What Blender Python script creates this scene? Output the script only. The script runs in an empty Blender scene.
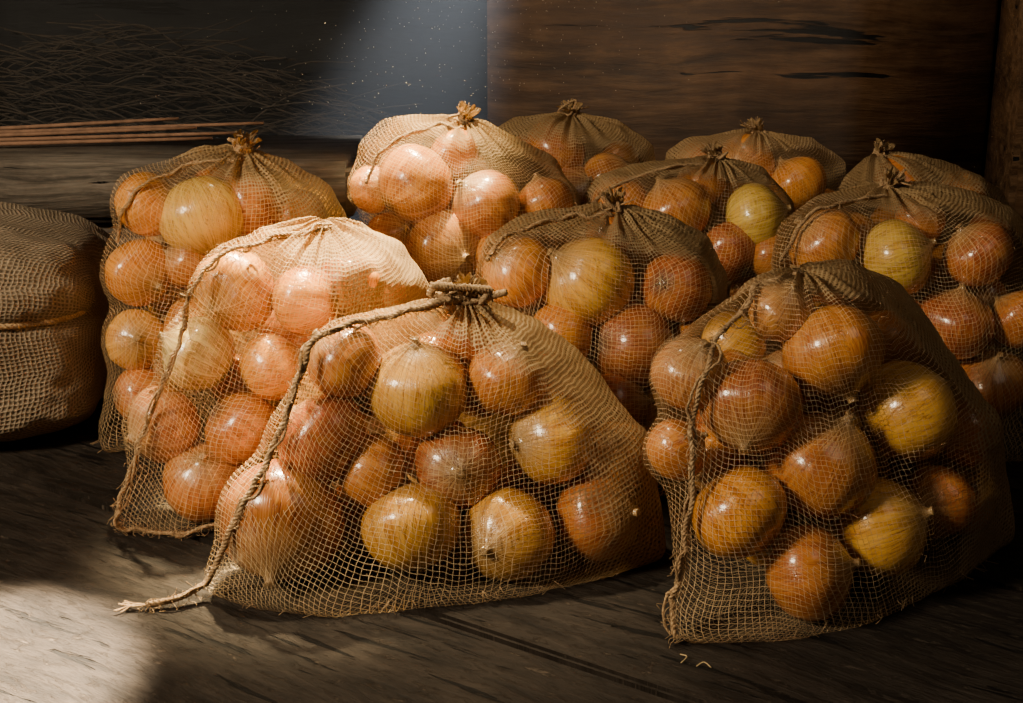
import bpy, bmesh, math, random
import numpy as np
from mathutils import Vector, noise, Matrix
from mathutils.bvhtree import BVHTree

COL=bpy.context.scene.collection
# ---------------------------------------------------------------- helpers
def link(ob,parent=None):
    COL.objects.link(ob)
    if parent is not None: ob.parent=parent
    return ob
def empty(name,loc=(0,0,0)):
    e=bpy.data.objects.new(name,None); e.location=loc; e.empty_display_size=.05
    return link(e)
def mesh_ob(name,verts,faces,mat=None,parent=None,smooth=True,uv=None,attrs=None):
    me=bpy.data.meshes.new(name)
    me.from_pydata([tuple(map(float,v)) for v in verts],[],faces)
    if smooth: me.polygons.foreach_set('use_smooth',[True]*len(me.polygons))
    if uv is not None:
        l=me.uv_layers.new(name='UVMap'); l.data.foreach_set('uv',np.asarray(uv,dtype=np.float32).ravel())
    if attrs:
        for n,(t,a) in attrs.items():
            at=me.attributes.new(n,t,'POINT')
            key={'FLOAT':'value','FLOAT_VECTOR':'vector','FLOAT_COLOR':'color'}[t]
            at.data.foreach_set(key,np.asarray(a,dtype=np.float32).ravel())
    if mat: me.materials.append(mat)
    me.update()
    ob=bpy.data.objects.new(name,me)
    if parent is not None:
        ob.parent=parent; ob.matrix_parent_inverse=Matrix.Translation(-parent.location)
    COL.objects.link(ob)
    return ob
def sstep(a,b,x):
    t=np.clip((x-a)/(b-a),0,1); return t*t*(3-2*t)
def catmull(pts,n=10):
    P=[Vector(p) for p in pts]; P=[P[0]*2-P[1]]+P+[P[-1]*2-P[-2]]
    out=[]
    for i in range(1,len(P)-2):
        a,b,c,d=P[i-1:i+3]
        for k in range(n):
            t=k/n
            out.append(.5*((2*b)+(c-a)*t+(2*a-5*b+4*c-d)*t*t+(3*b-a-3*c+d)*t**3))
    out.append(P[-2]); return out

class Geo:
    def __init__(s): s.v=[];s.f=[]
    def tube(s,path,rad,seg=6,strand=None):
        n=len(path); base=len(s.v)
        up=Vector((.3,.2,.93)); prev=None
        for i,p in enumerate(path):
            t=(path[min(i+1,n-1)]-path[max(i-1,0)])
            t=t.normalized() if t.length>1e-9 else Vector((0,0,1))
            if prev is None: a=t.cross(up).normalized() if abs(t.dot(up))<.98 else t.cross(Vector((1,0,0))).normalized()
            else: a=(prev-t*prev.dot(t)).normalized()
            prev=a; b=t.cross(a)
            r=rad(i/(n-1)) if callable(rad) else rad
            for k in range(seg):
                q=2*math.pi*k/seg
                s.v.append(p+a*math.cos(q)*r+b*math.sin(q)*r)
        for i in range(n-1):
            for k in range(seg):
                k2=(k+1)%seg
                s.f.append((base+i*seg+k,base+i*seg+k2,base+(i+1)*seg+k2,base+(i+1)*seg+k))
        s.f.append(tuple(base+k for k in range(seg))[::-1]); s.f.append(tuple(base+(n-1)*seg+k for k in range(seg)))
    def rope(s,path,r,pitch=.012,strands=3,seg=5,taper=False):
        L=[0]
        for i in range(1,len(path)): L.append(L[-1]+(path[i]-path[i-1]).length)
        tot=L[-1]; n=max(6,int(tot/.0016)); res=[]; j=0
        for i in range(n+1):
            d=tot*i/n
            while j<len(L)-2 and L[j+1]<d: j+=1
            u=(d-L[j])/max(1e-9,L[j+1]-L[j]); res.append(path[j].lerp(path[j+1],min(1,u)))
        for st in range(strands):
            pr=None; pts=[]
            for i,p in enumerate(res):
                t=(res[min(i+1,n)]-res[max(i-1,0)]).normalized()
                if pr is None: a=t.orthogonal().normalized()
                else: a=(pr-t*pr.dot(t)).normalized()
                pr=a; b=t.cross(a); q=2*math.pi*(st/strands+tot*i/n/pitch)
                w=1+.25*noise.noise(p*90+Vector((st*7,0,0)))
                pts.append(p+(a*math.cos(q)+b*math.sin(q))*r*.52*w)
            s.tube(pts,(lambda t:r*.56*(1-.6*t)) if taper else r*.56,seg)
    def ob(s,name,mat,parent=None): return mesh_ob(name,s.v,s.f,mat,parent)
    def box(s,x0,x1,y0,y1,z0,z1,b=.004,T=None):
        base=len(s.v)
        bm=bmesh.new(); bmesh.ops.create_cube(bm,size=1)
        for v in bm.verts: v.co=Vector(((x0+x1)/2+v.co.x*(x1-x0),(y0+y1)/2+v.co.y*(y1-y0),(z0+z1)/2+v.co.z*(z1-z0)))
        bmesh.ops.bevel(bm,geom=bm.edges[:],offset=b,segments=2,affect='EDGES')
        bm.verts.index_update()
        for v in bm.verts: s.v.append(T@v.co if T else v.co.copy())
        for f in bm.faces: s.f.append(tuple(base+v.index for v in f.verts))
        bm.free()

# ---------------------------------------------------------------- node helper
class N:
    def __init__(s,name):
        s.m=bpy.data.materials.new(name); s.m.use_nodes=True; s.t=s.m.node_tree; s.t.nodes.clear()
        s.out=s.n('ShaderNodeOutputMaterial')
    def n(s,t,**k):
        x=s.t.nodes.new(t)
        for a,b in k.items(): setattr(x,a,b)
        return x
    def set(s,inp,v):
        if isinstance(v,bpy.types.NodeSocket): s.t.links.new(v,inp)
        elif v is not None:
            if inp.type=='RGBA' and len(v)==3: v=(*v,1)
            inp.default_value=v
    def math(s,op,a,b=None,c=None,clamp=False):
        x=s.n('ShaderNodeMath',operation=op); x.use_clamp=clamp; s.set(x.inputs[0],a)
        if b is not None: s.set(x.inputs[1],b)
        if c is not None: s.set(x.inputs[2],c)
        return x.outputs[0]
    def vmath(s,op,a,b=None):
        x=s.n('ShaderNodeVectorMath',operation=op); s.set(x.inputs[0],a)
        if b is not None: s.set(x.inputs[1] if op!='SCALE' else x.inputs[3],b)
        return x.outputs[0]
    def mix(s,f,a,b,blend='MIX'):
        x=s.n('ShaderNodeMix',data_type='RGBA',blend_type=blend); s.set(x.inputs[0],f); s.set(x.inputs[6],a); s.set(x.inputs[7],b); return x.outputs[2]
    def noise(s,vec,scale,detail=4,rough=.55,dist=0):
        x=s.n('ShaderNodeTexNoise'); s.set(x.inputs['Vector'],vec); x.inputs['Scale'].default_value=scale; x.inputs['Detail'].default_value=detail
        x.inputs['Roughness'].default_value=rough; x.inputs['Distortion'].default_value=dist; return x.outputs['Fac']
    def rng(s,v,a,b,c=0,d=1):
        x=s.n('ShaderNodeMapRange'); s.set(x.inputs[0],v); 
        for i,q in enumerate((a,b,c,d)): s.set(x.inputs[i+1],q)
        return x.outputs[0]
    def mapping(s,vec,scale=(1,1,1),rot=(0,0,0),loc=(0,0,0)):
        x=s.n('ShaderNodeMapping'); s.set(x.inputs[0],vec); x.inputs['Scale'].default_value=scale; x.inputs['Rotation'].default_value=rot; x.inputs['Location'].default_value=loc; return x.outputs[0]
    def bump(s,h,strength=.3,dist=.002):
        x=s.n('ShaderNodeBump'); x.inputs['Strength'].default_value=strength; x.inputs['Distance'].default_value=dist; s.set(x.inputs['Height'],h); return x.outputs[0]
    def princ(s,**k):
        x=s.n('ShaderNodeBsdfPrincipled')
        for a,b in k.items(): s.set(x.inputs[a.replace('_',' ')],b)
        return x.outputs[0]
    def end(s,sh): s.t.links.new(sh,s.out.inputs[0]); return s.m

# ---------------------------------------------------------------- materials
def mat_onion():
    m=N('onion_skin'); A=m.n('ShaderNodeAttribute',attribute_name='oco'); T=m.n('ShaderNodeAttribute',attribute_name='tint')
    sp=m.n('ShaderNodeSeparateXYZ'); m.set(sp.inputs[0],A.outputs['Vector'])
    c=m.n('ShaderNodeCombineXYZ'); m.set(c.inputs[0],sp.outputs[0]); m.set(c.inputs[1],sp.outputs[1])
    d=m.vmath('NORMALIZE',c.outputs[0])
    c2=m.n('ShaderNodeCombineXYZ'); off=m.math('MULTIPLY',T.outputs['Alpha'],37.0)
    m.set(c2.inputs[2],m.math('ADD',m.math('MULTIPLY',sp.outputs[2],.10),off))
    vec=m.vmath('ADD',d,c2.outputs[0])
    n1=m.noise(vec,5,4,.6); n2=m.noise(vec,30,3,.6)
    vein=m.rng(m.noise(vec,11,2,.5),.48,.52)
    vein=m.math('MULTIPLY',m.math('MULTIPLY',vein,m.math('SUBTRACT',1,vein)),4)
    blot=m.noise(m.vmath('ADD',A.outputs['Vector'],c2.outputs[0]),1.5,3,.5)
    tint=T.outputs['Color']
    dark=m.mix(1,tint,(.62,.44,.34),'MULTIPLY'); light=m.mix(.38,tint,(.94,.58,.16))
    col=m.mix(m.rng(n1,.34,.60),dark,tint)
    col=m.mix(m.rng(n2,.48,.70,0,.65),col,light)
    col=m.mix(m.rng(blot,.48,.72,0,.5),col,m.mix(.6,tint,(.88,.42,.05)))
    col=m.mix(m.rng(blot,.44,.28,0,.4),col,dark)
    col=m.mix(m.math('MULTIPLY',vein,.8),col,m.mix(1,tint,(.42,.26,.18),'MULTIPLY'))
    col=m.mix(m.rng(sp.outputs[2],.55,.9,0,.6),col,m.mix(m.rng(n2,.42,.58),(.18,.075,.022),(.68,.43,.17)))
    col=m.mix(m.rng(sp.outputs[2],.86,1.02,0,.8),col,m.mix(m.rng(n2,.4,.6),(.10,.05,.02),(.58,.38,.16)))
    col=m.mix(m.rng(sp.outputs[2],-.80,-.91,0,.85),col,(.12,.065,.035))
    h=m.math('ADD',m.math('MULTIPLY',n1,.7),m.math('SUBTRACT',n2,m.math('MULTIPLY',vein,.25)))
    sh=m.princ(Base_Color=col,Roughness=m.rng(n1,.3,.7,.20,.32),Normal=m.bump(h,.5,.001),Coat_Weight=.7,Coat_Roughness=.14)
    return m.end(sh)
def lines(m,coord,w):
    f=m.math('FRACT',coord); a=m.math('ABSOLUTE',m.math('SUBTRACT',f,.5))
    return m.math('LESS_THAN',a,m.math('MULTIPLY',w,.5)), a
def mat_net(name,thin=(.72,.53,.30),burl=(.50,.345,.17),dark=(.25,.145,.058)):
    m=N(name); uv=m.n('ShaderNodeTexCoord').outputs['UV']; op=m.n('ShaderNodeAttribute',attribute_name='open').outputs['Fac']
    wob=m.n('ShaderNodeTexNoise'); m.set(wob.inputs['Vector'],uv); wob.inputs['Scale'].default_value=.2; wob.inputs['Detail'].default_value=2
    wv=m.vmath('SCALE',m.vmath('SUBTRACT',wob.outputs['Color'],(.5,.5,.5)),1.0)
    uvw=m.vmath('ADD',uv,wv)
    sp=m.n('ShaderNodeSeparateXYZ'); m.set(sp.inputs[0],uvw)
    thick=m.noise(uv,.8,3)
    patch=m.noise(uv,.06,3,.6)
    op2=m.math('ADD',op,m.rng(patch,.35,.65,-.14,.14),clamp=True)
    wA=m.math('MULTIPLY',m.rng(thick,.3,.7,.045,.115),m.rng(op2,.05,.70,4.0,1))
    wB=m.math('MULTIPLY',m.rng(op2,.0,.6,.28,.0),m.rng(thick,.3,.7,.6,1.4))
    a1,h1=lines(m,sp.outputs[0],wA); a2,h2=lines(m,sp.outputs[1],wA)
    b1,g1=lines(m,m.math('MULTIPLY',sp.outputs[0],2.0),wB); b2,g2=lines(m,m.math('MULTIPLY',sp.outputs[1],2.0),wB)
    al=m.math('MAXIMUM',m.math('MAXIMUM',a1,a2),m.math('MAXIMUM',b1,b2))
    al=m.math('MAXIMUM',al,m.math('LESS_THAN',op,.02))
    h=m.math('MAXIMUM',m.math('SUBTRACT',.5,h1),m.math('SUBTRACT',.5,h2))
    fine=m.noise(uv,2.2,3,.6)
    bb=m.mix(m.rng(fine,.33,.67),dark,burl); bb=m.mix(m.rng(patch,.3,.7,0,.5),bb,(.62,.46,.25))
    bb=m.mix(m.rng(h,.47,.30,0,.5),bb,dark)
    col=m.mix(m.rng(op2,.1,.8),bb,thin)
    df=m.n('ShaderNodeBsdfDiffuse'); m.set(df.inputs[0],col); m.set(df.inputs['Normal'],m.bump(h,.8,.0015))
    tr=m.n('ShaderNodeBsdfTranslucent'); m.set(tr.inputs[0],m.mix(1,col,(1,.75,.40),'MULTIPLY'))
    ms=m.n('ShaderNodeMixShader'); ms.inputs[0].default_value=.3; m.set(ms.inputs[1],df.outputs[0]); m.set(ms.inputs[2],tr.outputs[0])
    tp=m.n('ShaderNodeBsdfTransparent'); mx=m.n('ShaderNodeMixShader'); m.set(mx.inputs[0],al); m.set(mx.inputs[1],tp.outputs[0]); m.set(mx.inputs[2],ms.outputs[0])
    return m.end(mx.outputs[0])
def mat_burlap():
    m=N('coarse_burlap'); uv=m.n('ShaderNodeTexCoord').outputs['UV']
    wob=m.n('ShaderNodeTexNoise'); m.set(wob.inputs['Vector'],uv); wob.inputs['Scale'].default_value=.3
    uvw=m.vmath('ADD',uv,m.vmath('SCALE',wob.outputs['Color'],1.1)); sp=m.n('ShaderNodeSeparateXYZ'); m.set(sp.inputs[0],uvw)
    _,a=lines(m,sp.outputs[0],.5); _,b=lines(m,sp.outputs[1],.5)
    h=m.math('MAXIMUM',m.math('SUBTRACT',.5,a),m.math('SUBTRACT',.5,b)); k=m.math('MULTIPLY',m.math('SUBTRACT',.5,a),m.math('SUBTRACT',.5,b))
    n=m.noise(uv,1.2,4); n2=m.noise(uv,.08,3)
    col=m.mix(m.rng(h,.18,.42),(.03,.02,.012),(.32,.24,.16)); col=m.mix(m.rng(n,.35,.7,0,.6),col,(.11,.075,.05)); col=m.mix(m.rng(n2,.3,.7,0,.35),col,(.42,.33,.23))
    return m.end(m.princ(Base_Color=col,Roughness=.95,Normal=m.bump(m.math('ADD',h,k),.9,.003),Specular_IOR_Level=.1))
def mat_rope():
    m=N('jute_twine'); o=m.n('ShaderNodeTexCoord').outputs['Object']
    n=m.noise(o,420,3,.6); n2=m.noise(o,40,3)
    col=m.mix(m.rng(n,.3,.7),(.18,.10,.05),(.56,.39,.21)); col=m.mix(m.rng(n2,.3,.7,0,.4),col,(.30,.17,.08))
    return m.end(m.princ(Base_Color=col,Roughness=.9,Normal=m.bump(n,.6,.001),Specular_IOR_Level=.15))
def mat_wood(name,a,b,c,grain=(1.2,22,22),rough=.6,bumpd=.003,usuv=False,scr=0.0,n1s=1.6,n2s=7,ck=.355,spec=.25):
    m=N(name); tc=m.n('ShaderNodeTexCoord'); o=tc.outputs['UV' if usuv else 'Object']
    wq=m.n('ShaderNodeTexNoise'); m.set(wq.inputs['Vector'],m.mapping(o,scale=(3,5,5))); wq.inputs['Scale'].default_value=1; wq.inputs['Detail'].default_value=2
    o2=m.vmath('ADD',o,m.vmath('SCALE',wq.outputs['Color'],.05))
    v=m.mapping(o2,scale=grain)
    n1=m.noise(v,n1s,7,.65,.3); n2=m.noise(v,n2s,6,.72,.1); n3=m.noise(o,4.2,6,.7); 
    col=m.mix(m.rng(n1,.35,.66),a,b); col=m.mix(m.rng(n2,.45,.72,0,.7),col,c)
    col=m.mix(m.rng(n3,.40,.60,0,.75),col,m.mix(1,col,(.38,.35,.33),'MULTIPLY'))
    crack=m.rng(m.noise(m.mapping(o2,scale=tuple(g*(.6 if i==0 else 1.3) for i,g in enumerate(grain)),loc=(3,1,2)),n1s*1.8,4,.6,.2),ck-.02,ck)
    col=m.mix(m.math('SUBTRACT',1,crack),col,(.004,.003,.0025))
    h=m.math('ADD',m.math('ADD',n1,m.math('MULTIPLY',n2,.8)),m.math('MULTIPLY',crack,.8))
    if scr:
        s=m.rng(m.noise(m.mapping(o,scale=(14,40,1),loc=(7,5,0)),3,8,.8,.5),.56,.64,0,scr)
        col=m.mix(s,col,(.15,.115,.088)); h=m.math('SUBTRACT',h,m.math('MULTIPLY',s,.5))
    return m.end(m.princ(Base_Color=col,Roughness=m.rng(n2,.3,.7,rough-.12,rough+.15),Normal=m.bump(h,.9,bumpd),Specular_IOR_Level=spec))
M_ON=mat_onion(); M_NET=mat_net('jute_net'); M_BUR=mat_burlap(); M_ROPE=mat_rope()
M_FLOOR=mat_wood('weathered_floor_wood',(.010,.0075,.006),(.037,.028,.022),(.060,.047,.038),grain=(4,20,1),rough=.64,usuv=True,scr=.5,bumpd=.007,n1s=1.8,n2s=6,ck=.38,spec=.13)
M_PANEL=mat_wood('brown_panel_wood',(.026,.013,.006),(.14,.070,.032),(.21,.118,.060),grain=(1.6,14,14),rough=.6,n1s=1.2,n2s=5,bumpd=.004,ck=.33)
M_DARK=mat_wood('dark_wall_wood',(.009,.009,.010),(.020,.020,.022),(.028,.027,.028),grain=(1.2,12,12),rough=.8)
M_BEAM=mat_wood('old_beam_wood',(.06,.050,.040),(.24,.20,.16),(.34,.28,.23),grain=(2.0,34,34),rough=.8)
def flat(name,c,r=.8,**k):
    m=N(name); o=m.n('ShaderNodeTexCoord').outputs['Object']; n=m.noise(o,60,3)
    return m.end(m.princ(Base_Color=m.mix(m.rng(n,.3,.7),tuple(q*.55 for q in c),c),Roughness=r,**k))
M_HAY=flat('dry_hay',(.055,.038,.025)); M_TWIG=flat('dry_reed',(.30,.16,.095)); M_STRAW=flat('straw',(.5,.36,.18)); M_ROOT=flat('onion_root',(.42,.28,.14))
M_DUST=flat('dust',(.9,.82,.7))

# ---------------------------------------------------------------- onions
PROF=[(0,-.90),(.06,-.915),(.13,-.895),(.33,-.85),(.60,-.72),(.82,-.50),(.96,-.20),(1.0,.08),(.955,.34),(.82,.57),(.62,.75),(.41,.875),(.24,.95),(.14,1.01),(.10,1.06),(.085,1.11),(.10,1.15),(.05,1.165),(0,1.16)]
PR=[(v.x,v.z) for v in catmull([(r,0,z) for r,z in PROF],2)]
TINT={'c':(.60,.210,.036),'o':(.80,.315,.026),'g':(.80,.425,.055),'r':(.44,.115,.030),'w':(.86,.76,.28),'y':(.88,.60,.09),'p':(.60,.26,.08),'h':(.50,.170,.028)}
NS=36
def add_onion(D,p,R,code,axis,rng,ns=NS):
    axis=Vector(axis).normalized(); q=axis.to_track_quat('Z','Y').to_matrix()
    q=q@Matrix.Rotation(rng.random()*6.28,3,'Z')
    sx,sy,sz=rng.uniform(.97,1.04),rng.uniform(.97,1.04),rng.uniform(.93,1.0)
    t=TINT[code]; k=rng.uniform(.84,1.12); hs=rng.uniform(.90,1.06); t=(min(1,t[0]*k),min(1,t[1]*k*hs),t[2]*k); rnd=rng.random(); base=len(D['v']); sd=rng.random()*50
    n=len(PR)
    bend=(rng.uniform(-.12,.12),rng.uniform(-.12,.12))
    def P(lon,i,lift=0.):
        r,z=PR[i]
        w=1+.022*math.sin(3*lon+sd)+.012*math.sin(7*lon+sd*2)+.05*math.sin(5*lon+sd)*max(0,z-.8)
        r=r*w+lift
        bx=max(0,z-.85)
        return Vector((r*math.cos(lon)*sx+bend[0]*bx*3,r*math.sin(lon)*sy+bend[1]*bx*3,z*sz)),Vector((math.cos(lon),math.sin(lon),z)) if r>.02 else Vector((.01,.01,z))
    for i in range(n):
        for j in range(ns):
            a,o=P(2*math.pi*j/ns,i); D['v'].append(Vector(p)+q@(a*R)); D['o'].append((max(PR[i][0],.02)*o.x,max(PR[i][0],.02)*o.y,PR[i][1])); D['t'].append((*t,rnd))
    for i in range(n-1):
        for j in range(ns):
            j2=(j+1)%ns; D['f'].append((base+i*ns+j,base+i*ns+j2,base+(i+1)*ns+j2,base+(i+1)*ns+j))
    for _ in range(16):
        an=rng.random()*6.28; rr=rng.uniform(.02,.11)
        s0=Vector((rr*math.cos(an),rr*math.sin(an),-.89)); d=Vector((math.cos(an)*1.6,math.sin(an)*1.6,-rng.uniform(.0,.3))).normalized()*rng.uniform(.06,.14)
        D['roots'].append([Vector(p)+q@(s0*R),Vector(p)+q@((s0+d*.6)*R),Vector(p)+q@((s0+d+Vector((0,0,.03)))*R)])

# ---------------------------------------------------------------- bag data (millimetres, world space)
BAGS={
'A':dict(xc=-90,on="-193,1097,54,52,h -83,1091,48,40,g -2,1100,39,39,g 74,1124,45,37,c -157,1115,118,39,r -79,1136,155,42,g -4,1144,163,34,c -45,1120,92,35,r 35,1140,110,39,g -139,1130,182,31,c -40,1179,188,26,c -118,1112,92,30,c 92,1150,90,30,c",
 ax={0:(-.08,-.8,-.5),1:(-.2,.5,.8),2:(-.5,-.85,.05),3:(.6,-.4,.3),4:(-.7,.3,.5),5:(0,-.1,1),6:(.3,-.2,.9),7:(.0,-.9,.2),8:(-.9,-.6,.1)},
 ol="-173,1096,217 -142,1128,223 -95,1160,223 -61,1170,225 -10,1180,216 29,1180,203 57,1180,180 91,1180,114 120,1178,38 138,1122,0 -260,1060,0 -216,1034,0 -147,1014,0 10,1054,0 80,1092,0",kn="-40,1170,228",
 cord="-40,1166,226 -93,1140,222 -144,1112,217 -167,1097,203 -181,1084,165 -200,1069,115 -222,1059,66 -253,1059,15",tail="-272,1046,7 -297,1040,4",fv=(-.25,-1,.05),nf=52),
'B':dict(xc=260,on="261,1101,202,41,c 192,1069,166,39,r 328,1109,146,40,g 251,1075,111,45,c 180,1038,87,37,o 302,1070,59,40,g 237,1032,37,37,c 143,1076,189,30,p 130,1052,134,24,c 363,1111,64,30,c 219,1113,232,26,p 385,1130,120,28,c",
 ax={0:(.3,-.5,-.8),1:(-.2,-.9,-.6),2:(.8,.2,.5),3:(.4,-.2,.9),4:(.6,-.2,-.7),5:(.8,-.3,.4),6:(.9,-.3,.3)},
 ol="108,1100,159 112,1100,202 150,1100,241 212,1130,257 287,1170,259 341,1200,232 375,1200,182 406,1200,106 438,1198,36 456,1168,0 126,974,0 203,976,0 276,1003,0 112,1048,118 380,1082,0",kn="238,1140,262",
 cord="236,1129,260 186,1093,245 157,1061,216 140,1033,158 139,1015,99 131,1000,38 131,985,5",tail="",fv=(-.3,-1,.1),nf=52),
'C':dict(xc=-220,on="-255,1271,207,38,o -189,1263,199,32,o -289,1254,149,35,w -221,1242,140,30,o -322,1239,85,35,p -250,1231,85,35,c -285,1220,35,37,c -151,1287,207,31,o -200,1256,74,33,c -162,1277,137,33,c",
 ax={0:(-.3,-.8,-.3),2:(-.9,.1,.5),4:(-.8,-.7,-.2),6:(.2,-.6,.9)},
 ol="-361,1190,31 -367,1184,0 -303,1178,0 -225,1205,0 -310,1200,171 -288,1220,241 -256,1250,262 -197,1300,266 -154,1330,260 -106,1340,236 -76,1340,190 -70,1330,130 -108,1310,0",kn="-175,1310,266",
 cord="-170,1302,259 -220,1265,256 -265,1235,249 -286,1216,222 -304,1200,171 -331,1195,102 -354,1190,36 -353,1189,6 -303,1182,4 -248,1185,7",tail="",fv=(-.5,-1,0),bk=60,nf=40),
'D':dict(xc=-300,on="-321,1452,239,44,y -378,1449,250,34,o -389,1437,181,34,o -392,1421,112,31,g -390,1407,56,29,c -340,1445,187,26,c -275,1473,245,34,c -226,1491,225,32,c",
 ax={0:(.3,-.2,-.9)},
 ol="-436,1400,19 -427,1372,0 -435,1420,123 -430,1440,218 -410,1450,276 -370,1470,299 -320,1500,300 -236,1500,286 -192,1500,260 -175,1500,226 -174,1500,133 -188,1482,0",kn="-283,1490,303",
 cord="-280,1475,292 -336,1452,288 -377,1424,270 -408,1419,219",tail="",fv=(-.6,-1,.1)),
'F':dict(xc=-60,on="-113,1644,233,46,o -29,1634,211,41,c -79,1627,161,45,c -143,1639,171,30,c 40,1654,207,34,c -164,1651,226,27,o -13,1617,149,35,o -67,1672,263,30,o",
 ax={},ol="-188,1650,230 -186,1660,288 -152,1680,308 -85,1700,306 -26,1700,296 50,1700,259 88,1700,201 90,1700,129 -190,1650,153 -178,1600,0 78,1600,0",kn="-56,1700,301",
 cord="-55,1679,295 -107,1663,291 -146,1639,275 -168,1624,237",tail="",fv=(-.2,-1,.0)),
'G':dict(xc=100,on="60,1958,221,43,c 132,1927,182,40,c 19,1954,201,39,c 87,1924,165,41,r",ax={},
 ol="-34,1950,249 8,1970,267 88,1970,270 152,1970,260 198,1970,228 207,1970,184 206,1970,77 -33,1970,77 -16,1917,0 194,1917,0",kn="83,1970,270",cord="",tail="",fv=(0,-1,-.4)),
'H':dict(xc=90,on="77,1373,186,46,g 6,1371,198,36,o 163,1366,184,36,r 120,1354,127,42,r 48,1349,139,33,o 103,1331,72,33,r 128,1316,28,30,c 185,1368,123,30,c 78,1315,28,30,c 100,1412,226,25,c",
 ax={0:(-.7,-.3,.7),1:(-.6,-.4,.7)},
 ol="-37,1370,200 -26,1380,234 16,1400,253 90,1420,255 153,1420,249 202,1420,224 224,1420,180 227,1400,108 -34,1370,128 -23,1310,0 187,1285,0 143,1257,0",kn="105,1420,255",
 cord="104,1402,249 48,1390,245 3,1368,235 -21,1353,213",tail="",fv=(-.1,-1,-.1),nf=40),
'I':dict(xc=200,on="195,1662,196,43,c 290,1664,189,39,y 258,1649,151,36,r 130,1680,202,36,c 308,1649,148,30,c 229,1705,221,30,c",ax={},
 ol="82,1680,207 102,1690,236 167,1700,252 242,1720,252 306,1720,240 347,1720,199 348,1700,129 86,1680,134 103,1600,0 322,1600,0",kn="248,1720,250",
 cord="241,1697,247 164,1669,240 119,1656,225 96,1665,199",tail="",fv=(0,-1,-.2)),
'J':dict(xc=300,on="394,1932,177,40,o 325,1962,200,42,c 261,1949,195,39,c",ax={},
 ol="212,1950,222 245,1960,240 332,1980,244 419,1980,235 472,1980,203 482,1970,149 217,1970,149 236,1917,0 468,1917,0",kn="342,1980,242",cord="",tail="",fv=(.3,-1,-.3)),
'K':dict(xc=420,on="396,1429,198,39,y 325,1437,210,37,c 482,1428,201,35,r 461,1417,129,40,r 503,1407,67,38,c 407,1427,126,31,c 474,1387,31,32,c 529,1418,135,31,c 431,1472,229,26,c",ax={0:(.9,-.2,.4)},
 ol="260,1420,202 274,1440,230 321,1470,257 404,1500,263 481,1500,260 545,1500,234 578,1500,182 598,1500,76 271,1420,145 296,1362,0 548,1348,0",kn="399,1490,261",
 cord="394,1467,257 332,1436,249 295,1420,228 275,1415,197",tail="",fv=(-.1,-1,-.1)),
'L':dict(xc=500,on="500,1806,202,36,c 579,1808,182,36,c",ax={},
 ol="420,1780,213 455,1800,238 500,1820,242 568,1820,229 638,1820,192 661,1800,144 429,1800,144 445,1784,0 668,1784,0",kn="474,1820,238",cord="",tail="",fv=(0,-1,-.6)),
}
def P3(s): return [tuple(float(a)/1000 for a in q.split(',')) for q in s.split()]
NLAT,NLON=120,240
CELL=.0044
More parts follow.
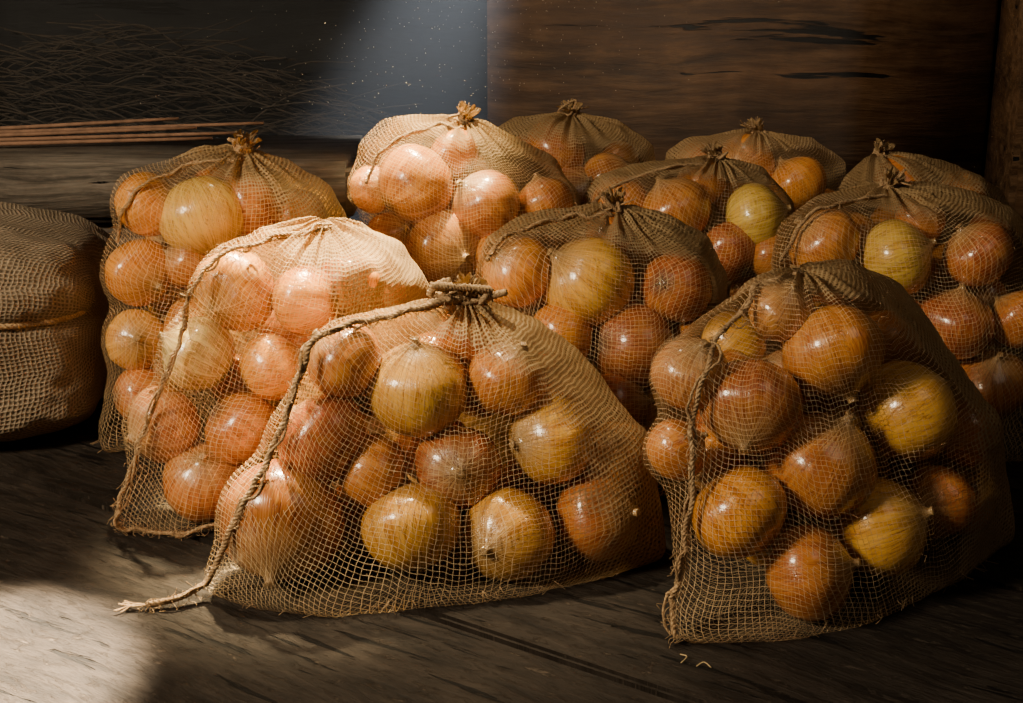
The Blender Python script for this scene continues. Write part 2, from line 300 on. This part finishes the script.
def build_bag(key,b,idx):
    rng=random.Random(100+idx)
    ons=[]
    for i,q in enumerate(b['on'].split()):
        w=q.split(','); p=tuple(float(a)/1000 for a in w[:3]); R=float(w[3])/1000*1.04
        ax=b['ax'].get(i) or (rng.uniform(-1,1),rng.uniform(-.8,.8),rng.uniform(-.3,1))
        ons.append([p,R,w[4],Vector(ax).normalized()])
    nfront=len(ons)
    ol=[Vector(p) for p in P3(b['ol'])]; kn=Vector(P3(b['kn'])[0]); xc=b['xc']/1000; bk=b.get('bk',95)/1000
    pts=list(ol)+[kn]; back=[]
    for p in ol: back.append(Vector((xc+(p.x-xc)*.8,p.y+bk,p.z*.85)))
    pts+=back
    for p,R,c,ax in ons:
        for i in range(140):
            z=1-2*(i+.5)/140; r=math.sqrt(1-z*z); a=i*2.39996
            v=Vector(p)+Vector((r*math.cos(a),r*math.sin(a),z))*R*1.02; v.z=max(v.z,.001); pts.append(v)
        tip=Vector(p)+ax*R*1.10; tip.z=max(tip.z,.002); pts.append(tip)
    bm=bmesh.new()
    for p in pts: bm.verts.new(p)
    bmesh.ops.convex_hull(bm,input=bm.verts)
    bm.faces.ensure_lookup_table(); bvh=BVHTree.FromBMesh(bm)
    allp=np.array([tuple(p) for p in ol+back])
    c=Vector(((allp[:,0].min()+allp[:,0].max())/2,(allp[:,1].min()+allp[:,1].max())/2,kn.z*.45))
    tries=0; nf=b.get('nf',28)
    while tries<3000 and len(ons)<nf:
        tries+=1; R=rng.uniform(.027,.036)
        p=Vector((rng.uniform(allp[:,0].min(),allp[:,0].max()),rng.uniform(allp[:,1].min(),allp[:,1].max()),rng.uniform(R,kn.z)))
        d=p-c; L=d.length
        if L<1e-4: continue
        h=bvh.ray_cast(c,d.normalized())
        if h[0] is None or h[3]-L<R*1.15 or p.z<R: continue
        if any((p-Vector(o[0])).length<(R+o[1])*(.86 if nf>30 else .93) for o in ons): continue
        ons.append([tuple(p),R,rng.choice('ccorg'),Vector((rng.uniform(-1,1),rng.uniform(-1,1),rng.uniform(-.3,1))).normalized()])
    axis=(kn-c).normalized(); Mq=axis.to_track_quat('Z','Y').to_matrix()
    th=np.linspace(0,math.pi,NLAT+1); ph=np.linspace(0,2*math.pi,NLON,endpoint=False)
    T,Pp=np.meshgrid(th,ph,indexing='ij')
    Dl=np.stack([np.sin(T)*np.cos(Pp),np.sin(T)*np.sin(Pp),np.cos(T)],-1); Mn=np.array(Mq); D=Dl@Mn.T
    cn=np.array(c); r=np.zeros(T.shape)
    for i in range(NLAT+1):
        for j in range(NLON):
            h=bvh.ray_cast(c,Vector(D[i,j])); r[i,j]=h[3] if h[0] is not None else .1
    ron=np.zeros(T.shape)
    for p,R,cd,ax in ons:
        d=np.array(p)-cn; bb=D@d; disc=bb*bb-d@d+(R*1.03)**2
        t=np.where(disc>0,bb+np.sqrt(np.maximum(disc,0)),0); ron=np.maximum(ron,t)
    floorr=np.where(D[...,2]<-1e-3,(cn[2]-.001)/np.maximum(1e-3,-D[...,2]),9)
    gap=np.clip(r-ron,0,.026); front=D@np.array(Vector(b['fv']).normalized())
    hi=r.copy()
    nearfloor=sstep(.10,.25,(cn[2]+D[...,2]*r)/.2)
    r=r-gap*.50*sstep(.05,.5,front)*sstep(.2,.55,T)*nearfloor
    def sm(r,n):
        for _ in range(n):
            up=np.vstack([r[:1],r[:-1]]); dn=np.vstack([r[1:],r[-1:]])
            r=.4*r+.15*(np.roll(r,1,1)+np.roll(r,-1,1)+up+dn)
        return r
    r=sm(r,3); r=np.maximum(r,np.where(T>.2,np.minimum(ron,hi)+.0016,0)); r=sm(r,1)
    wr=np.zeros(r.shape)
    for i in range(NLAT+1):
        for j in range(NLON):
            dd=Vector(D[i,j]); wr[i,j]=noise.noise(dd*5+Vector((idx*7,0,0)))*.0022+noise.noise(dd*14+Vector((idx*3,5,0)))*.0012
    ga=np.exp(-(T/.42)**2)*sstep(0,.12,T)
    lonw=Pp+.25*np.sin(Pp*2+idx)
    r=r+wr+ga*(.0028*np.sin(lonw*17+2*np.sin(T*5))+.0018*np.sin(lonw*29+idx))
    r[0,:]=r[0,:].mean()
    r=np.minimum(r,floorr)
    V=cn+D*r[...,None]; V[...,2]=np.maximum(V[...,2],.001)
    verts=V.reshape(-1,3)
    eq=V[int(NLAT*.5)]; seg=np.linalg.norm(np.roll(eq,-1,0)-eq,axis=1); cu=np.concatenate([[0],np.cumsum(seg)])/CELL; cu=cu/cu[-1]*round(cu[-1])
    dv=np.linalg.norm(V[1:]-V[:-1],axis=2); cv=np.vstack([np.zeros((1,NLON)),np.cumsum(dv,0)])/CELL; cv=sm(cv,3)
    faces=[];uv=[]
    for i in range(NLAT):
        for j in range(NLON):
            j2=(j+1)%NLON
            faces.append((i*NLON+j,(i+1)*NLON+j,(i+1)*NLON+j2,i*NLON+j2))
            uv+=[(cu[j],cv[i,j]),(cu[j],cv[i+1,j]),(cu[j+1],cv[i+1,j2]),(cu[j+1],cv[i,j2])]
    nz=wr/.0034
    op=sstep(-.1,.35,front+.12*nz)*sstep(.12,.60,T+.1*nz)
    op=op*(1-.35*(1-sstep(.004,.03,V[...,2])))
    op=np.where(front<-.45,0,np.maximum(op,.06))
    par=empty('onion_net_bag',(c.x,c.y,0))
    mesh_ob('net_shell',verts,faces,M_NET,par,uv=uv,attrs={'open':('FLOAT',op.ravel())})
    Dd=dict(v=[],f=[],o=[],t=[],roots=[])
    for n_,(p,R,cd,ax) in enumerate(ons): add_onion(Dd,p,R,cd,ax,rng,NS if n_<nfront else 26)
    mesh_ob('onions',Dd['v'],Dd['f'],M_ON,par,attrs={'oco':('FLOAT_VECTOR',Dd['o']),'tint':('FLOAT_COLOR',Dd['t'])})
    g=Geo()
    for rt in Dd['roots']: g.tube(rt,lambda t:.0005*(1-.6*t),3)
    g.ob('roots',M_ROOT,par)
    top=Vector(V[0,0]); tiltv=Vector((rng.uniform(-.6,.6),rng.uniform(-.5,.0),1)).normalized(); Q=tiltv.to_track_quat('Z','Y').to_matrix()
    tv=[];tf=[];tuv=[];K=72;rows=[(-.014,.022),(-.006,.012),(0,.0085),(.004,.0085),(.008,.0115),(.012,.014),(.015,.016),(.017,.0175)]
    s1=rng.random()*6; scl=.85
    for i,(z,rr) in enumerate(rows):
        for j in range(K):
            a=2*math.pi*j/K; am=max(0,(i-2))/5
            rad=rr*(1+.22*am*math.sin(a*11+s1)+.14*am*math.sin(a*5+2*s1)+.1*math.sin(a*17)); zz=z+.003*am*math.sin(a*4+s1)+.003*am*math.sin(a*9)
            tv.append(top+Q@(Vector((rad*math.cos(a),rad*math.sin(a)*.7,zz))*scl))
    for i in range(len(rows)-1):
        for j in range(K):
            j2=(j+1)%K; tf.append((i*K+j,i*K+j2,(i+1)*K+j2,(i+1)*K+j)); tuv+=[(j*.35,i*1.2),((j+1)*.35,i*1.2),((j+1)*.35,(i+1)*1.2),(j*.35,(i+1)*1.2)]
    if key not in 'BC': mesh_ob('gathered_neck',tv,tf,M_NET,par,uv=tuv,attrs={'open':('FLOAT',[.0]*len(tv))})
    g=Geo()
    if key not in 'BC':
        for w in range(3):
            z=-.001+w*.0032; pts=[top+Q@(Vector((math.cos(a)*.0105,math.sin(a)*.0095,z+.001*math.sin(a)))*scl) for a in np.linspace(0,6.4,26)]
            g.rope(pts,.0020,.008)
        for _ in range(26):
            a=rng.random()*6.28; q=[top+Q@(Vector((math.cos(a)*.008,math.sin(a)*.006,.008))*scl)]
            for _k in range(2): q.append(q[-1]+Q@Vector((math.cos(a)*rng.uniform(.001,.006),math.sin(a)*.004,rng.uniform(.002,.007))))
            g.tube(catmull(q,3),.0005,3)
        n=15 if key=='A' else 6
        pts=[top+Vector((rng.gauss(0,1)*(.017 if key=='A' else .009),rng.uniform(-.016,-.002),rng.gauss(0,1)*.007+.004)) for _ in range(n)]
        g.rope(catmull(pts,12),.0034 if key=='A' else .0018,.008)
        for _ in range(3):
            q=[top+Vector((0,-.008,.002))]
            for _k in range(3): q.append(q[-1]+Vector((rng.uniform(-.014,.016),rng.uniform(-.008,.004),rng.uniform(-.007,.008))))
            g.rope(catmull(q,8),.0012,.006,taper=True)
    if b['cord']:
        sb=BVHTree.FromPolygons([Vector(v) for v in verts],faces)
        cp=catmull(P3(b['cord']),10); path=[]
        for p in cp:
            co,no,_,_=sb.find_nearest(p); 
            if no.dot(co-c)<0: no=-no
            jit=Vector((noise.noise(p*60),noise.noise(p*60+Vector((9,0,0))),noise.noise(p*60+Vector((0,9,0)))))*.004
            path.append(co+no*.0015+jit)
        if b['tail']: path+=catmull([path[-1]]+P3(b['tail']),6)[1:]
        rr={'A':.0028,'B':.0023}.get(key,.0020)
        for q in path: q.z=max(q.z,rr)
        g.rope(path,rr,.012)
        if key in 'ABC':
            p2=[q+Vector((noise.noise(q*45+Vector((3,0,0))),noise.noise(q*45+Vector((0,3,0))),noise.noise(q*45)))*.010 for q in path]
            for q in p2: q.z=max(q.z,.0015)
            g.rope(p2,.0012,.007)
        for _ in range(160 if key in 'ABC' else 40):
            p=rng.choice(path); q=[p]
            for _k in range(3): q.append(q[-1]+Vector((rng.uniform(-.006,.006),rng.uniform(-.006,.002),rng.uniform(-.006,.005))))
            for w in q: w.z=max(w.z,.0005)
            g.tube(catmull(q,3),.00028,3)
        if key=='A':
            for s in range(9):
                e=path[-1]; q=[e,e+Vector((-.010,rng.uniform(-.006,.006),0)),e+Vector((-.018-.01*rng.random(),rng.uniform(-.012,.010),-.001))]
                for w in q: w.z=max(w.z,.001)
                g.tube(catmull(q,4),.0006,4)
    for _ in range(110):
        i=rng.randrange(6,int(NLAT*.75)); j=rng.randrange(NLON)
        if front[i,j]<-.2: continue
        p=Vector(V[i,j]); d=Vector(D[i,j]); q=[p+d*.0005]
        for _k in range(2): q.append(q[-1]+Vector((rng.uniform(-.004,.004),rng.uniform(-.004,.004),rng.uniform(-.004,.004)))+d*.0015)
        g.tube(q,.0002,3)
    for _ in range(60):
        j=rng.randrange(NLON); col=V[:,j]; ii=np.where((col[:,2]<.015))[0]
        if len(ii)==0: continue
        p=Vector(col[ii[0]]); 
        if (p-c).y>0.02: continue
        d=Vector((p.x-c.x,p.y-c.y,0)).normalized()
        q=[p,p+d*.003+Vector((rng.uniform(-.004,.004),0,-.003)),p+d*.006+Vector((rng.uniform(-.006,.006),0,-.006))]
        for w in q: w.z=max(w.z,.0005)
        g.tube(q,.0003,3)
    if g.v: g.ob('twine',M_ROPE,par)
    bm.free()
for idx,(k,b) in enumerate(BAGS.items()): build_bag(k,b,idx)

# ---------------------------------------------------------------- burlap sack lying at the left
def burlap_sack():
    nl,no=110,170; cx,cy,cz=-.682,1.515,.110; hx,hy,hz=.238,.165,.115; V=np.zeros((nl+1,no,3))
    def sp(v,e): return math.copysign(abs(v)**e,v)
    for i in range(nl+1):
        t=-math.pi/2+math.pi*i/nl
        for j in range(no):
            a=2*math.pi*j/no
            cyl=sp(math.cos(t),.34)
            x=sp(math.sin(t),.85); y=cyl*sp(math.cos(a),.56); z=cyl*sp(math.sin(a),.56)
            if z<0: z=sp(z,.8)
            d=Vector((x,y,z)); s=1+.05*noise.noise(d*1.6+Vector((4,0,1)))+.035*noise.noise(d*4)+.014*noise.noise(d*9)
            s*=1-.045*math.exp(-((z-.36+.14*x)/.06)**2)*(1 if y<0 else 0)
            yy=y*(1+.10*max(0,-z))
            V[i,j]=(cx+x*hx*s,cy+yy*hy*s,max(.001,cz+z*hz*s))
    cell=.0050; eq=V[nl//2]; cu=np.concatenate([[0],np.cumsum(np.linalg.norm(np.roll(eq,-1,0)-eq,axis=1))])/cell; cu=cu/cu[-1]*round(cu[-1])
    cv=np.vstack([np.zeros((1,no)),np.cumsum(np.linalg.norm(V[1:]-V[:-1],axis=2),0)])/cell
    f=[];uv=[]
    for i in range(nl):
        for j in range(no):
            j2=(j+1)%no; f.append((i*no+j,i*no+j2,(i+1)*no+j2,(i+1)*no+j)); uv+=[(cu[j],cv[i,j]),(cu[j+1],cv[i,j2]),(cu[j+1],cv[i+1,j2]),(cu[j],cv[i+1,j])]
    par=empty('burlap_sack',(cx,cy,0)); mesh_ob('sack_body',V.reshape(-1,3),f,M_BUR,par,uv=uv)
    g=Geo(); bv=BVHTree.FromPolygons([Vector(v) for v in V.reshape(-1,3)],f); path=[]
    for k in range(70):
        x=-.98+k/69*1.94; zz=cz+(.36-.14*x)*hz; o=Vector((cx+x*hx,cy-.5,zz)); h=bv.ray_cast(o,Vector((0,1,0)))
        if h[0] is not None: path.append(h[0]+Vector((0,-.003,0)))
    g.rope(path,.0036,.016); g.ob('sack_cord',M_ROPE,par)
burlap_sack()

# ---------------------------------------------------------------- floor planks
ang=math.atan2(-.14,.208); Rm=Matrix.Rotation(ang,4,'Z'); org=Matrix.Translation((-.079,1.04,0))
bm=bmesh.new(); uvl=bm.loops.layers.uv.new('UVMap'); rng=random.Random(3)
W=.31
for k in range(-9,9):
    x=-3.2+rng.uniform(-.6,0)
    while x<3.2:
        ln=rng.uniform(1.6,2.6) if k not in(0,-1) else 7
        b2=bmesh.new(); bmesh.ops.create_cube(b2,size=1)
        y0=k*W+.0035; y1=(k+1)*W-.0035; dz=rng.uniform(-.002,0)
        for v in b2.verts: v.co=Vector((x+ln/2+v.co.x*(ln-.004),(y0+y1)/2+v.co.y*(y1-y0),-.0125+dz+v.co.z*.025))
        bmesh.ops.bevel(b2,geom=b2.edges[:],offset=.003,segments=2,affect='EDGES')
        off=(rng.random()*20,rng.random()*20); mp={}
        for v in b2.verts: mp[v]=bm.verts.new(org@Rm@v.co)
        for f in b2.faces:
            nf=bm.faces.new([mp[v] for v in f.verts])
            for l,lo in zip(nf.loops,f.loops): l[uvl].uv=(lo.vert.co.x+off[0],lo.vert.co.y+off[1])
        b2.free(); x+=ln
for pl,no in (((-1.5,0,0),(-1,0,0)),((1.3,0,0),(1,0,0)),((0,2.5,0),(0,1,0)),((0,-.6,0),(0,-1,0))):
    bmesh.ops.bisect_plane(bm,geom=bm.verts[:]+bm.edges[:]+bm.faces[:],plane_co=pl,plane_no=no,clear_outer=True)
me=bpy.data.meshes.new('floor'); bm.to_mesh(me); me.materials.append(M_FLOOR); fo=bpy.data.objects.new('floor',me); link(fo)

# ---------------------------------------------------------------- walls
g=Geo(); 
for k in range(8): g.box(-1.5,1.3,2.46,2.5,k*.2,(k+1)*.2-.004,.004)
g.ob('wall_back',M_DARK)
g=Geo(); 
for k in range(8): g.box(1.26,1.3,-.6,2.46,k*.2,(k+1)*.2-.004,.004)
g.ob('wall_right',M_DARK)
g=Geo()
for k in range(8): g.box(-1.54,-1.5,-.6,2.46,k*.2,(k+1)*.2-.004,.004)
g.ob('wall_left',M_DARK)
g=Geo(); g.box(-.037,.735,2.20,2.235,0,.52,.004); g.box(-.037,.735,2.20,2.235,.524,1.0,.004); g.box(.0,.06,2.235,2.29,0,1.0,.004); g.ob('wooden_partition',M_PANEL)
g=Geo(); g.box(.742,.90,2.08,2.26,0,1.1,.008); g.ob('corner_post',M_PANEL)
par=empty('timber_stack',(-.7,1.86,0))
g=Geo(); g.box(-1.35,-.20,1.755,1.99,.162,.238,.008); g.ob('upper_beam',M_BEAM,par)
g=Geo(); g.box(-1.35,-.24,1.775,1.99,.082,.159,.008); g.ob('middle_beam',M_BEAM,par)
g=Geo(); g.box(-1.35,-.22,1.765,1.99,.0,.079,.008); g.ob('lower_beam',M_BEAM,par)
g=Geo(); rng=random.Random(8)
for k,(ya,yb,x1) in enumerate(((1.78,1.90,-.40),(1.83,1.92,-.37),(1.88,1.94,-.43),(1.93,1.955,-.34),(1.965,1.97,-.46))):
    pts=[Vector((-1.25,ya,.243)),Vector((-.85,ya*.5+yb*.5+.004,.2435)),Vector((x1,yb,.247+.004*k))]
    g.tube(catmull(pts,8),lambda t:.0042-.0018*t,7)
g.ob('dry_reeds',M_TWIG)
g=Geo()
for k in range(1500):
    cx=rng.uniform(-1.35,-.12); hgt=.26*math.exp(-((cx+.62)/.42)**2)+.10; cy=rng.uniform(2.26,2.42)
    z=rng.uniform(.04,hgt); an=rng.gauss(0,.35); L=rng.uniform(.06,.22); d=Vector((math.cos(an),math.sin(an)*.2,rng.gauss(0,.22)))
    p=Vector((cx,cy,z)); q=[p-d*L*.5,p+Vector((0,0,rng.uniform(-.008,.018))),p+d*L*.5+Vector((0,0,-.01))]
    for w in q: w.z=max(w.z,.004); w.y=max(2.21,min(w.y,2.45)); w.x=min(-.05,max(w.x,-1.48))
    g.tube(catmull(q,4),rng.uniform(.0007,.0018),4)
g.ob('hay_pile',M_HAY)
g=Geo()
for x,y in ((.128,.952),(.15,.945)):
    a=rng.random()*6.28; L=rng.uniform(.005,.009)
    g.tube(catmull([Vector((x,y,.0012)),Vector((x+math.cos(a)*L,y+math.sin(a)*L,.003)),Vector((x+math.cos(a+.6)*L*1.6,y+math.sin(a+.6)*L*1.6,.0012))],5),.0005,4)
g.ob('straw_bits',M_STRAW)
air=empty('dusty_air',(-.1,2.1,0))
g=Geo()
for k in range(620):
    t=rng.random(); p=Vector((.06-.3*t+rng.gauss(0,.11),2.05-.45*t+rng.gauss(0,.06),.47-.20*t+rng.gauss(0,.06)))
    if p.z<.31 or p.y>2.19: continue
    r=rng.uniform(.0003,.0006); b=len(g.v)
    for d in ((1,0,0),(-1,0,0),(0,1,0),(0,-1,0),(0,0,1),(0,0,-1)): g.v.append(p+Vector(d)*r)
    g.f+=[(b+0,b+2,b+4),(b+2,b+1,b+4),(b+1,b+3,b+4),(b+3,b+0,b+4),(b+2,b+0,b+5),(b+1,b+2,b+5),(b+3,b+1,b+5),(b+0,b+3,b+5)]
g.ob('dust_motes',M_DUST,air)
g=Geo(); g.box(-.75,.50,2.02,2.185,.03,1.1,.01); hz=g.ob('dust_haze',None,air)
m=N('dusty_air'); vs=m.n('ShaderNodeVolumeScatter'); vs.inputs['Color'].default_value=(.90,.93,1,1); vs.inputs['Density'].default_value=.5; vs.inputs['Anisotropy'].default_value=.2
m.t.links.new(vs.outputs[0],m.out.inputs['Volume']); hz.data.materials.append(m.m)

# ---------------------------------------------------------------- lights
def aim(o,t): o.rotation_euler=(Vector(t)-o.location).to_track_quat('-Z','Y').to_euler()
def spot(name,loc,tgt,e,ang,blend,col,size=.03):
    l=bpy.data.lights.new(name,'SPOT'); l.energy=e; l.spot_size=math.radians(ang); l.spot_blend=blend; l.color=col; l.shadow_soft_size=size
    o=bpy.data.objects.new(name,l); o.location=loc; link(o); aim(o,tgt); return o
def area(name,loc,tgt,e,size,col):
    l=bpy.data.lights.new(name,'AREA'); l.energy=e; l.size=size; l.color=col; o=bpy.data.objects.new(name,l); o.location=loc; link(o); aim(o,tgt); return o
spot('sun_ray_back_bag',(-.16,1.95,1.35),(-.13,1.645,.27),700,15,.8,(1,.80,.44))
spot('sun_ray_mid_bag',(-.14,1.90,1.45),(-.175,1.30,.25),1500,14,.8,(1,.80,.46))
spot('sun_patch',(-.20,1.75,1.5),(-.42,.92,0),5600,10.5,.6,(1,.81,.54),.012)
spot('sun_ray_front_bag',(-.30,1.55,1.5),(-.10,1.14,.2),200,20,1,(1,.81,.5))
area('window_light',(-1.35,.32,1.15),(.10,1.22,.12),40,.36,(1,.83,.58))
area('room_fill',(.75,.55,1.3),(.25,1.25,.1),1.4,.6,(1,.84,.64))
spot('added_wall_fill',(.1,1.3,1.5),(.34,2.2,.36),30,32,1,(1,.80,.58),.1)  # added spot that brightens the partition, no such lamp in the room
spot('dust_beam',(.07,2.10,.90),(-.15,2.10,.26),135,27,1,(.86,.93,1),.02)
w=bpy.data.worlds.new('world'); bpy.context.scene.world=w; w.use_nodes=True; w.node_tree.nodes['Background'].inputs[0].default_value=(.7,.7,.74,1); w.node_tree.nodes['Background'].inputs[1].default_value=.012

# ---------------------------------------------------------------- camera
cam=bpy.data.cameras.new('camera'); co=bpy.data.objects.new('camera',cam); link(co)
co.location=(0,0,.55); co.rotation_euler=(math.radians(72.4),0,0); cam.lens=50; cam.sensor_width=36; cam.clip_start=.02
bpy.context.scene.camera=co
